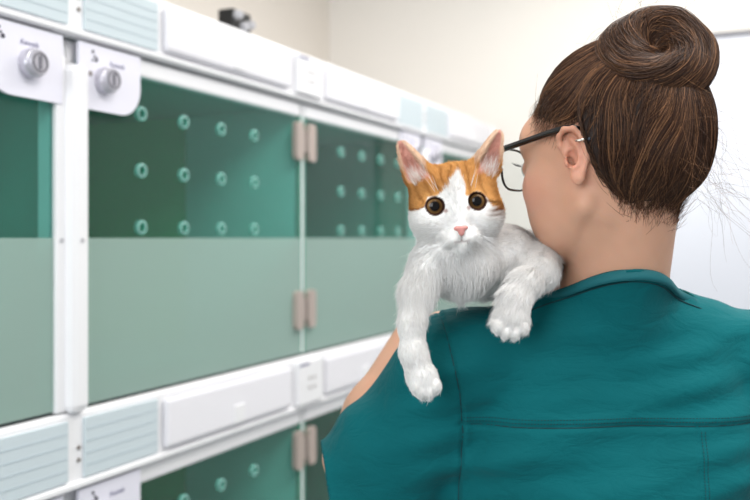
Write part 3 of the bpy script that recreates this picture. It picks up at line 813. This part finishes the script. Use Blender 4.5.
# trousers and shoes carry the figure to the floor
def trouser_sdf(p):
    d = ell(p, (SX, 1.08, -.62), (.165, .12, .13))
    for s in (-1, 1):
        d = smin(d, chain(p, [((SX + s * .085, 1.08, -.66), .092), ((SX + s * .09, 1.06, -.98), .072), ((SX + s * .09, 1.09, -1.33), .060)], .03), .03)
    return smax(d, -(p[:, 2] + 1.365), .004) + .003 * nz(p * np.array([1, 1, .4], np.float32), 22, 1)
V, Q = surface(trouser_sdf, (0, .9, -1.4), (.56, 1.26, -.46), .008)
loc(link('scrub_trousers', arr_mesh('scrub_trousers', V, Q), M_teal, person), person)
M_shoe = mat('white_clog', srgb(225, 225, 225), .4)
for s in (-1, 1):
    def shoe(p):
        d = smin(ell(p, (SX + s * .09, 1.08, -1.37), (.042, .06, .045)), ell(p, (SX + s * .092, 1.17, -1.385), (.046, .085, .034)), .03)
        return smax(d, -(p[:, 2] + 1.4195), .004)
    V, Q = surface(shoe, (SX + s * .09 - .07, .98, -1.43), (SX + s * .09 + .07, 1.30, -1.29), .006)
    loc(link('shoe', arr_mesh('shoe', V, Q), M_shoe, person), person)

# ---- glasses
gl = empty('eyeglasses', tuple(from_head((.09, 0, .02)) + np.array([0, 0, CH])))
tag(gl, 'black-framed eyeglasses worn by the woman, left temple over her ear', 'glasses')
M_acet = mat('black_acetate', srgb(16, 14, 16), .25, coat=.4)
def flat_bar(pts, hw, ht, name, parent):
    """bar of rectangular section along head-frame points; hw in lateral, ht vertical"""
    pts = np.array(pts); V_, Q_ = [], []
    T = np.gradient(pts, axis=0)
    for p_, t_ in zip(pts, T):
        t_ = unit(t_); v_ = np.array([0, 0, 1]) - t_ * t_[2]; v_ = unit(v_); s_ = np.cross(t_, v_)
        for a, b in ((-1, -1), (1, -1), (1, 1), (-1, 1)): V_.append(from_head(p_ + s_ * a * hw + v_ * b * ht))
    for i in range(len(pts) - 1):
        for j in range(4): Q_.append((i * 4 + j, i * 4 + (j + 1) % 4, i * 4 + 4 + (j + 1) % 4, i * 4 + 4 + j))
    n_ = len(pts) * 4 - 4; Q_.append((0, 3, 2, 1)); Q_.append((n_, n_ + 1, n_ + 2, n_ + 3))
    o = link(name, arr_mesh(name, np.array(V_), np.array(Q_)), M_acet, parent, smooth=False)
    return o
for s in (1, -1):
    tp = [(.104, s * .067, .020), (.09, s * .071, .0215), (.06, s * .0735, .0245), (.03, s * .0765, .0275), (.008, s * .0785, .029), (-.004, s * .079, .028), (-.012, s * .076, .024)]
    loc(flat_bar(tp, .0012, .0032, 'temple', gl), gl)
    c = np.array([.108, s * .0345, .002]); rim = []
    for i in range(33):
        a = i / 32 * 2 * math.pi; ca_, sa_ = math.cos(a), math.sin(a)
        rx = .0290 * (abs(ca_) ** .6) * (1 if ca_ > 0 else -1); rz_ = .0235 * (abs(sa_) ** .65) * (1 if sa_ > 0 else -1)
        rim.append(c + np.array([-.006 * abs((s * .034 + rx) / .06) ** 2, rx, rz_]))
    rim = np.array(rim); rw = np.array([from_head(x_) for x_ in rim])
    Vt, Qt, _ = tubes(rw[None], np.array([.0014]), None, 1, 6)
    r_ = loc(link('rim', arr_mesh('rim', Vt, Qt), M_acet, gl), gl)
    bm = bmesh.new(); fr_ = [bm.verts.new(x_) for x_ in rw[:-1]]; bk = [bm.verts.new(x_ + (from_head((-.0015, 0, 0)) - HC)) for x_ in rw[:-1]]
    bm.faces.new(fr_); bm.faces.new(bk[::-1])
    for i in range(32): bm.faces.new((fr_[i], bk[i], bk[(i + 1) % 32], fr_[(i + 1) % 32]))
    loc(from_bm('lens', bm, M_lens, gl, False), gl)
loc(flat_bar([(.108, .008, .004), (.112, 0, .007), (.108, -.008, .004)], .0012, .0018, 'bridge', gl), gl)
# ------------------------------------------------------------------ the cat
K = .001025        # one design unit in metres
ta = math.radians(6)
CXv = np.array([math.cos(ta), 0, math.sin(ta)]); CZv = np.array([-math.sin(ta), 0, math.cos(ta)]); CYv = np.array([0, -1.0, 0])
# head turned a touch so that it looks at the camera
CM = np.stack([CXv, CZv, CYv], 1).astype(np.float32)    # columns: face right, face up, towards the viewer
CE = P(456.6, 203.5, .925).astype(np.float32)             # between the eyes, on the face
def to_cat(p): return ((p - CE) @ CM) / K
def from_cat(q): return CE + (np.asarray(q, float) * K) @ CM.T.astype(float)
EY = [(-21.8, -.3, -6.5), (21.0, .3, -6.5)]
def cat_sdf(p):
    q = to_cat(p); qa = q.copy(); qa[:, 0] = np.abs(qa[:, 0] - 1.0)
    d = ell(q, (1, 6, -36), (45, 37, 38))                  # skull
    d = smin(d, ell(qa, (22, -13, -26), (26, 25, 28)), 9)  # cheeks
    d = smin(d, ell(q, (1, -8, -12), (17, 26, 18)), 10)    # muzzle bridge
    d = smin(d, ell(qa, (8.5, -34, -6), (11.5, 10, 14)), 6)   # whisker pads
    d = smin(d, ell(q, (1, -44, -11), (10, 7.5, 12)), 6)      # chin
    d = smin(d, cap(q, (1, 6, -5), (1, -24, 4.5), 8, 5.5), 8)   # bridge of nose
    d = smax(d, -cap(q, (1, -33, 9), (1, -42, 6), 1.0, 1.0), 2)
    for (ex, ey, ez) in EY:
        d = smin(d, ell(q, (ex, ey, ez - 4), (11.6, 11.2, 9.0)), 2.5)
        d = smax(d, -ell(q, (ex, ey, ez + 7), (9.0, 8.5, 12)), 1.0)
    # ears: a thick cone shell hollowed from the front
    for s, tip, b0, b1 in ((-1, (-49, 70, -30), (-38, 20, -38), (-22, 36, -30)), (1, (55, 71, -30), (42, 20, -38), (26, 38, -30))):
        tip, b0, b1 = (np.array(t, np.float32) for t in (tip, b0, b1)); mid = (b0 + b1) / 2
        ax = (tip - mid); L = np.linalg.norm(ax); ax /= L
        wv = b1 - b0; wv = wv - ax * (wv @ ax); hw = np.linalg.norm(wv) / 2; wv /= np.linalg.norm(wv); nv = np.cross(wv, ax)
        if nv[2] < 0: nv = -nv
        r = q - mid; t = (r @ ax) / L; u = r @ wv; v = r @ nv
        wd = 3.4 + (hw + 2.2) * np.power(np.clip(1 - t, 0, 1.3), .66)
        e = np.sqrt((u) ** 2 + (v * 1.15) ** 2) - wd
        e = smax(e, (t - 1.0) * L, 3); e = smax(e, (-t + .02) * L, 9)
        iw = wd - 3.2
        cav = np.sqrt(u ** 2 + ((v - wd * .55) * 1.0) ** 2) - (iw * 1.02)
        e = smax(e, -cav, 2.0); e = smax(e, v - wd * .35, 2.5)
        d = smin(d, e * .8, 11)
    d = d * K * .9
    # neck, chest, trunk held in front of the woman's shoulder
    b = chain(p, [(P(460, 222, .975), .036), (P(459, 258, .975), .036)], .02)
    b = smin(b, ell(p, P(460, 262, .985), (.041, .040, .034)), .02)
    b = smin(b, ell(p, P(506, 258, 1.015), (.036, .042, .032)), .02)
    b = smin(b, chain(p, [(P(495, 262, 1.02), .040), (P(545, 272, 1.09), .042), (P(535, 340, 1.20), .055), (P(515, 430, 1.26), .058)], .03), .02)
    # forelegs
    l1 = chain(p, [(P(432, 264, .96), .024), (P(417, 292, .945), .0165), (P(412, 324, .930), .0125), (P(413, 352, .927), .0125), (P(420, 373, .928), .0145)], .008)
    l1 = smin(l1, ell(p, P(424, 382, .925), (.0150, .012, .0165)), .006)
    for dx, dy in ((-8.5, 386), (-3, 390.5), (4, 391), (10, 386)):
        l1 = smin(l1, ell(p, P(425 + dx, dy, .921), (.0058, .0085, .0078)), .0025)
    b = smin(b, l1, .008)
    l2 = chain(p, [(P(540, 262, 1.0), .022), (P(540, 273, .965), .0165), (P(525, 285, .942), .0145), (P(515, 300, .930), .0145), (P(511.5, 315, .925), .016)], .010)
    l2 = smin(l2, ell(p, P(511, 322, .922), (.0175, .012, .0155)), .006)
    for dx, dy in ((-12.5, 326), (-5, 331), (4, 332), (11.5, 327)):
        l2 = smin(l2, ell(p, P(511 + dx, dy, .916), (.0064, .0085, .0080)), .0025)
    b = smin(b, l2, .008)
    # hind legs and tail base hang in front of her chest
    b = smin(b, chain(p, [(P(505, 430, 1.27), .04), (P(490, 500, 1.27), .022), (P(500, 540, 1.30), .016)], .01), .01)
    b = smin(b, chain(p, [(P(540, 430, 1.30), .04), (P(555, 500, 1.30), .022), (P(560, 540, 1.33), .016)], .01), .01)
    b = smin(b, chain(p, [(P(525, 470, 1.31), .014), (P(530, 560, 1.34), .010), (P(570, 600, 1.33), .008)], .01), .01)
    return smin(d, b, .016)
V, Q = surface(cat_sdf, (-.02, .86, -.56), (.30, 1.42, .135), CQ)
WHT = np.array(srgb(248, 246, 244)[:3]); ORG = np.array(srgb(214, 160, 98)[:3]); DOR = np.array(srgb(146, 88, 42)[:3]); PNK = np.array(srgb(232, 176, 160)[:3])
def sst(a, b, x): t = np.clip((x - a) / (b - a), 0, 1); return t * t * (3 - 2 * t)
def mixc(c, d, w_): return c + (d - c) * w_[:, None]
def cat_color(p):
    q = to_cat(p.astype(np.float32)); x, y, z = q[:, 0], q[:, 1], q[:, 2]
    jx = x + 2.2 * nz(q, .11, 1); jy = y + 2.2 * nz(q, .11, 2)
    c = np.tile(WHT, (len(p), 1)); head = (z > -75) & (y > -30)
    # blaze: white wedge, narrow above the eyes
    bl = np.interp(jy, [-40, -12, 0, 10, 22, 31, 38], [30, 13.5, 10.5, 9, 5.5, 1.5, -3]); cx_ = np.interp(jy, [0, 35], [0.5, 5.0])
    out = sst(-1.2, 1.2, abs(jx - cx_) - bl)
    # lower border of the orange on each side
    lowL = np.interp(jx, [-55, -42, -34, -28, -16, -8], [2, -4, -1, 9, 11, 14])
    lowR = np.interp(jx, [8, 14, 22, 30, 36, 44, 56], [10, 6, 6, 2, -6, -13, -12])
    low = np.where(jx < 0, lowL, lowR)
    wgt = out * sst(-1.5, 1.5, jy - low) * head
    # white brow spot above left eye
    wgt = wgt * (1 - .0 * x)
    st = .5 + .5 * np.sin(jx * .62 + 2.5 * nz(q, .06, 3) + jy * .10)
    oc = ORG[None] * (1 - .55 * (st ** 3)[:, None]) + DOR[None] * (.55 * (st ** 3)[:, None])
    c = c + (oc - c) * wgt[:, None]
    # darker stripe running back from the right eye and smudge on the cheek
    s1 = np.exp(-((jy - (0 - .34 * (jx - 30))) / 1.7) ** 2) * (jx > 29) * (jx < 52); c = mixc(c, np.array(srgb(92, 54, 28)[:3]), .8 * s1)
    s2 = 1.3 * np.exp(-((jx - 43) / 9) ** 2 - ((jy + 11) / 6.5) ** 2) * (.68 + .32 * np.sin(jy * 1.3 + jx * .4)); c = mixc(c, np.array(srgb(128, 76, 38)[:3]), np.clip(.95 * s2, 0, 1))
    s3 = np.exp(-((jy - (-3 + .25 * (jx + 45))) / 1.3) ** 2) * (jx < -31) * (jx > -45); c = mixc(c, np.array(srgb(130, 78, 40)[:3]), .8 * s3)
    c = mixc(c, WHT, head * sst(-34, -50, y))
    # ears pale to peach beyond their base
    c = mixc(c, np.array(srgb(240, 212, 190)[:3]), head * sst(34, 46, y) * (abs(x) > 24) * .8)
    for s, tip, b0, b1 in ((-1, (-49, 70), (-43, 18), (-22, 36)), (1, (55, 71), (46, 18), (26, 38))):
        t = np.clip((y - 27) / (71 - 27), 0, 1); mx = (b0[0] + b1[0]) / 2 + (tip[0] - (b0[0] + b1[0]) / 2) * t; hw = 13.5 * np.clip(1 - t, 0, 1) ** .72 + 1
        ins = sst(1.0, .62, abs(x - mx) / hw) * (y > 24) * (z > -40)
        c = mixc(c, PNK, ins * sst(24, 32, y))
    # dark lids round the eyes
    for ex, ey, ez in EY:
        r_ = np.sqrt((x - ex) ** 2 + (y - ey) ** 2); m = sst(10.5, 9.5, r_) * (z > -30)
        c = mixc(c, np.array(srgb(60, 38, 30)[:3]), m)
        # tear corner
        sx_ = 1 if ex < 0 else -1; r2 = np.sqrt((x - ex - sx_ * 10) ** 2 + (y - ey + 6) ** 2); c = mixc(c, np.array(srgb(150, 100, 90)[:3]), .7 * sst(3, 1, r2) * (z > -30))
    # nose and mouth line
    c = mixc(c, np.array(srgb(120, 80, 80)[:3]), .75 * np.exp(-((x - 1) / .9) ** 2) * (y < -31) * (y > -38) * (z > -2))
    mw = np.exp(-((y + 38.6 + .006 * (x - 1) ** 2 * -1) / 1.0) ** 2) * (abs(x - 1) < 8) * (z > -12); c = mixc(c, np.array(srgb(135, 105, 105)[:3]), .55 * mw)
    return c
M_cat = mat('cat_skin_fur_base', (1, 1, 1, 1), .9, spec=.1, attr='tint', sss=.1, sssr=(.003, .002, .0015))
M_fur = bpy.data.materials.new('cat_fur'); M_fur.use_nodes = True
_n = M_fur.node_tree; _n.nodes.clear(); _o = _n.nodes.new('ShaderNodeOutputMaterial'); _a = _n.nodes.new('ShaderNodeAttribute'); _a.attribute_name = 'tint'
_d = _n.nodes.new('ShaderNodeBsdfDiffuse'); _t = _n.nodes.new('ShaderNodeBsdfTranslucent'); _m = _n.nodes.new('ShaderNodeMixShader'); _m.inputs[0].default_value = .0
for _b in (_d, _t): _n.links.new(_a.outputs['Color'], _b.inputs[0])
_n.links.new(_d.outputs[0], _m.inputs[1]); _n.links.new(_t.outputs[0], _m.inputs[2]); _n.links.new(_m.outputs[0], _o.inputs[0])
cat = empty('cat', tuple(P(500, 300, .96) + np.array([0, 0, CH])))
tag(cat, 'white and orange kitten with amber eyes, draped over the woman\'s shoulder and facing the camera', 'cat')
cb_ = loc(link('body', arr_mesh('cat_body', V, Q, cat_color(V)), M_cat, cat), cat)
# fur
def dens(c):
    q = to_cat(c.astype(np.float32)); x, y, z = q[:, 0], q[:, 1], q[:, 2]
    w_ = np.where(c[:, 1] > 1.10, .12, 1.0)
    w_ = w_ * np.where((y > -52) & (abs(x) < 60), np.where(z < -60, .5, 1.5), 1.0)
    return w_
def fur(n):
    pts, _ = sample(V, Q, n, dens); pts = pts.astype(np.float32); G, d = grad(cat_sdf, pts)
    q = to_cat(pts); x, y, z = q[:, 0], q[:, 1], q[:, 2]
    ok = np.ones(len(pts), bool)
    for ex, ey, ez in EY: ok &= ~((np.sqrt((x - ex) ** 2 + (y - ey) ** 2) < 11.3) & (z > -30))
    ok &= ~((abs(x - 1) < 8.5) & (y < -19) & (y > -33.5) & (z > 2))
    ok &= ~((abs(x - 1) < 5) & (y < -35.5) & (y > -40.5) & (z > -6))
    pts, G, q = pts[ok], G[ok], q[ok]; x, y, z = q[:, 0], q[:, 1], q[:, 2]; n = len(pts)
    head = sst(-62, -46, y) * (abs(x) < 70)
    # direction field: away from the nose on the head, downwards elsewhere
    away = np.stack([x - 1, y + 26, np.full(n, -22.0)], 1); away = away @ CM.T.astype(float); away /= np.linalg.norm(away, axis=1, keepdims=True)
    down = np.array([[0, -.12, -1.0]]); dv = away * head[:, None] + down * (1 - head)[:, None]
    lower = np.clip((pts[:, 0] - .10) / .05, 0, 1)[:, None] * (1 - head)[:, None]; dv = dv + lower * np.array([-.5, -.2, .2])
    G = G.astype(float); dv -= G * (dv * G).sum(1, keepdims=True) * .95; dv /= np.linalg.norm(dv, axis=1, keepdims=True) + 1e-6
    dv += RNG.randn(n, 3) * .16 + .10 * np.stack([nz(pts, 90, 0), nz(pts, 90, 1), nz(pts, 90, 2)], 1)
    L = .0085 * (1 - head) + .0052 * head
    chest = np.exp(-((q[:, 0] - 0) / 50) ** 2 - ((y + 80) / 25) ** 2); L = L + .006 * chest
    face = np.exp(-((x - 1) / 22) ** 2 - ((y + 22) / 26) ** 2) * (z > -25); L = L * (1 - .5 * face)
    ear = (y > 34) & (abs(x) > 18) & (z > -60); L = np.where(ear & (y > 50), .0028, L)
    eyed = np.minimum(*[np.sqrt((x - e[0]) ** 2 + (y - e[1]) ** 2) for e in EY]); L = L * np.where(z > -30, np.clip((eyed - 8) / 14, .30, 1), 1)
    leg = (pts[:, 2] < -.085); L = np.where(leg, .0046, L)
    L = L * (.65 + .6 * RNG.rand(n)); lift = .22 + .18 * RNG.rand(n)
    lift = np.where((face > .25), lift * .55, lift)
    t = np.array([0, .5, 1.0])
    path = pts[:, None] + (dv[:, None] * t[None, :, None] + G[:, None] * (lift[:, None] * (t - .45 * t * t)[None])[..., None] * 1.1) * L[:, None, None]
    col = cat_color(pts) * (1 + .08 * RNG.randn(n))[:, None]
    # inner ear fuzz is pale
    rad = .00013 + .00007 * RNG.rand(n)
    return tubes(path, rad, np.clip(col, 0, .95), .12)
Vt, Qt, ct = fur(NF)
loc(link('fur', arr_mesh('cat_fur', Vt, Qt, ct), M_fur, cat), cat)
# ear tufts
tf = []
for s, bx0, bx1 in ((-1, -40, -24), (1, 28, 44)):
    for i in range(150):
        u = random.random(); a = np.array([bx0 + (bx1 - bx0) * u, random.uniform(22, 34), random.uniform(-26, -18)])
        dr = np.array([s * random.uniform(2, 12), random.uniform(6, 22), random.uniform(0, 6)]) * random.uniform(.6, 1.1)
        cvs = np.array([s * random.uniform(-2, 3), random.uniform(-2, 1), 0]); tf.append([from_cat(a + dr * w_ + cvs * w_ * w_) for w_ in np.linspace(0, 1, 6)])
for a_, b_ in ((0, 150), (150, 300)):
    Vt, Qt, ct = tubes(np.array(tf[a_:b_]), np.full(150, .00011), np.tile(np.array([[.9, .84, .8]]), (150, 1)), .2)
    loc(link('ear_tuft', arr_mesh('ear_tuft', Vt, Qt, ct), M_fur, cat), cat)
# whiskers
wk = []
for s in (-1, 1):
    for i in range(11):
        a = np.array([1 + s * random.uniform(8, 15), random.uniform(-40, -29), 5.0]); L = random.uniform(30, 56)
        ang = math.radians(random.uniform(-42, 4)); dr = np.array([s * math.cos(ang), math.sin(ang), random.uniform(-.2, .45)]) * L
        wk.append([from_cat(a + dr * t - np.array([0, 6 * t * t, 3 * t * t])) for t in np.linspace(0, 1, 10)])
    for i in range(4):
        a = np.array([s * random.uniform(15, 22), random.uniform(13, 16), -2.0]); L = random.uniform(18, 34); dr = np.array([s * random.uniform(.2, .8), 1, .5]) * L * .7
        wk.append([from_cat(a + dr * t) for t in np.linspace(0, 1, 10)])
M_whisk = mat('whisker_white', srgb(250, 250, 250), .4)
for w_ in wk:
    Vt, Qt, ct = tubes(np.array([w_]), np.array([.00016]), None, .25, 4); loc(link('whisker', arr_mesh('whisker', Vt, Qt), M_whisk, cat), cat)
# nose leather
def nose_sdf(p):
    q = to_cat(p)
    d = smin(ell(q, (1, -25, 7.6), (7.2, 3.1, 3.8)), ell(q, (1, -28.6, 7.6), (3.2, 4.2, 3.6)), 2.4)
    for s in (-1, 1): d = smax(d, -ell(q, (1 + s * 4.0, -27.8, 11.4), (1.7, .95, 1.8)), .5)
    return d * K
nc = from_cat((1, -27, 5)); Vn, Qn = surface(nose_sdf, nc - .012, nc + .012, .0004, 16)
M_nose = mat('pink_nose', srgb(214, 146, 140), .5, sss=.2, bump=(2500, .2, .0003))
loc(link('nose', arr_mesh('nose', Vn, Qn), M_nose, cat), cat)
# eyes
def cat_eye_mat():
    m = bpy.data.materials.new('cat_eye_amber'); m.use_nodes = True; nt = m.node_tree; b = nt.nodes['Principled BSDF']
    tc = nt.nodes.new('ShaderNodeTexCoord'); sp = nt.nodes.new('ShaderNodeSeparateXYZ'); nt.links.new(tc.outputs['Object'], sp.inputs[0])
    cb2 = nt.nodes.new('ShaderNodeCombineXYZ'); nt.links.new(sp.outputs['X'], cb2.inputs[0]); nt.links.new(sp.outputs['Y'], cb2.inputs[1])
    ln = nt.nodes.new('ShaderNodeVectorMath'); ln.operation = 'LENGTH'; nt.links.new(cb2.outputs[0], ln.inputs[0])
    mr = nt.nodes.new('ShaderNodeMapRange'); mr.inputs['From Max'].default_value = .0115; nt.links.new(ln.outputs['Value'], mr.inputs['Value'])
    cr = nt.nodes.new('ShaderNodeValToRGB'); e = cr.color_ramp.elements
    e[0].position = 0; e[0].color = (.003, .003, .003, 1); e[1].position = .40; e[1].color = (.004, .003, .003, 1)
    for pos, c in ((.45, srgb(84, 60, 34)), (.60, srgb(130, 98, 60)), (.72, srgb(116, 78, 40)), (.82, srgb(34, 22, 16))):
        n_ = e.new(pos); n_.color = c
    nt.links.new(mr.outputs['Result'], cr.inputs[0]); nt.links.new(cr.outputs[0], b.inputs['Base Color'])
    b.inputs['Roughness'].default_value = .06; b.inputs['Specular IOR Level'].default_value = .28
    return m
M_ceye = cat_eye_mat()
for ex, ey, ez in EY:
    bm = bmesh.new(); bmesh.ops.create_uvsphere(bm, u_segments=40, v_segments=24, radius=.0112)
    for v_ in bm.verts: v_.co.z *= .72
    o = from_bm('eye', bm, M_ceye, cat, True)
    Mx = Matrix(((CXv[0], CZv[0], CYv[0]), (CXv[1], CZv[1], CYv[1]), (CXv[2], CZv[2], CYv[2])))
    o.rotation_euler = Mx.to_euler()
    o.location = Vector(from_cat((ex, ey, ez - 4.2))) + Vector((0, 0, CH)) - cat.location
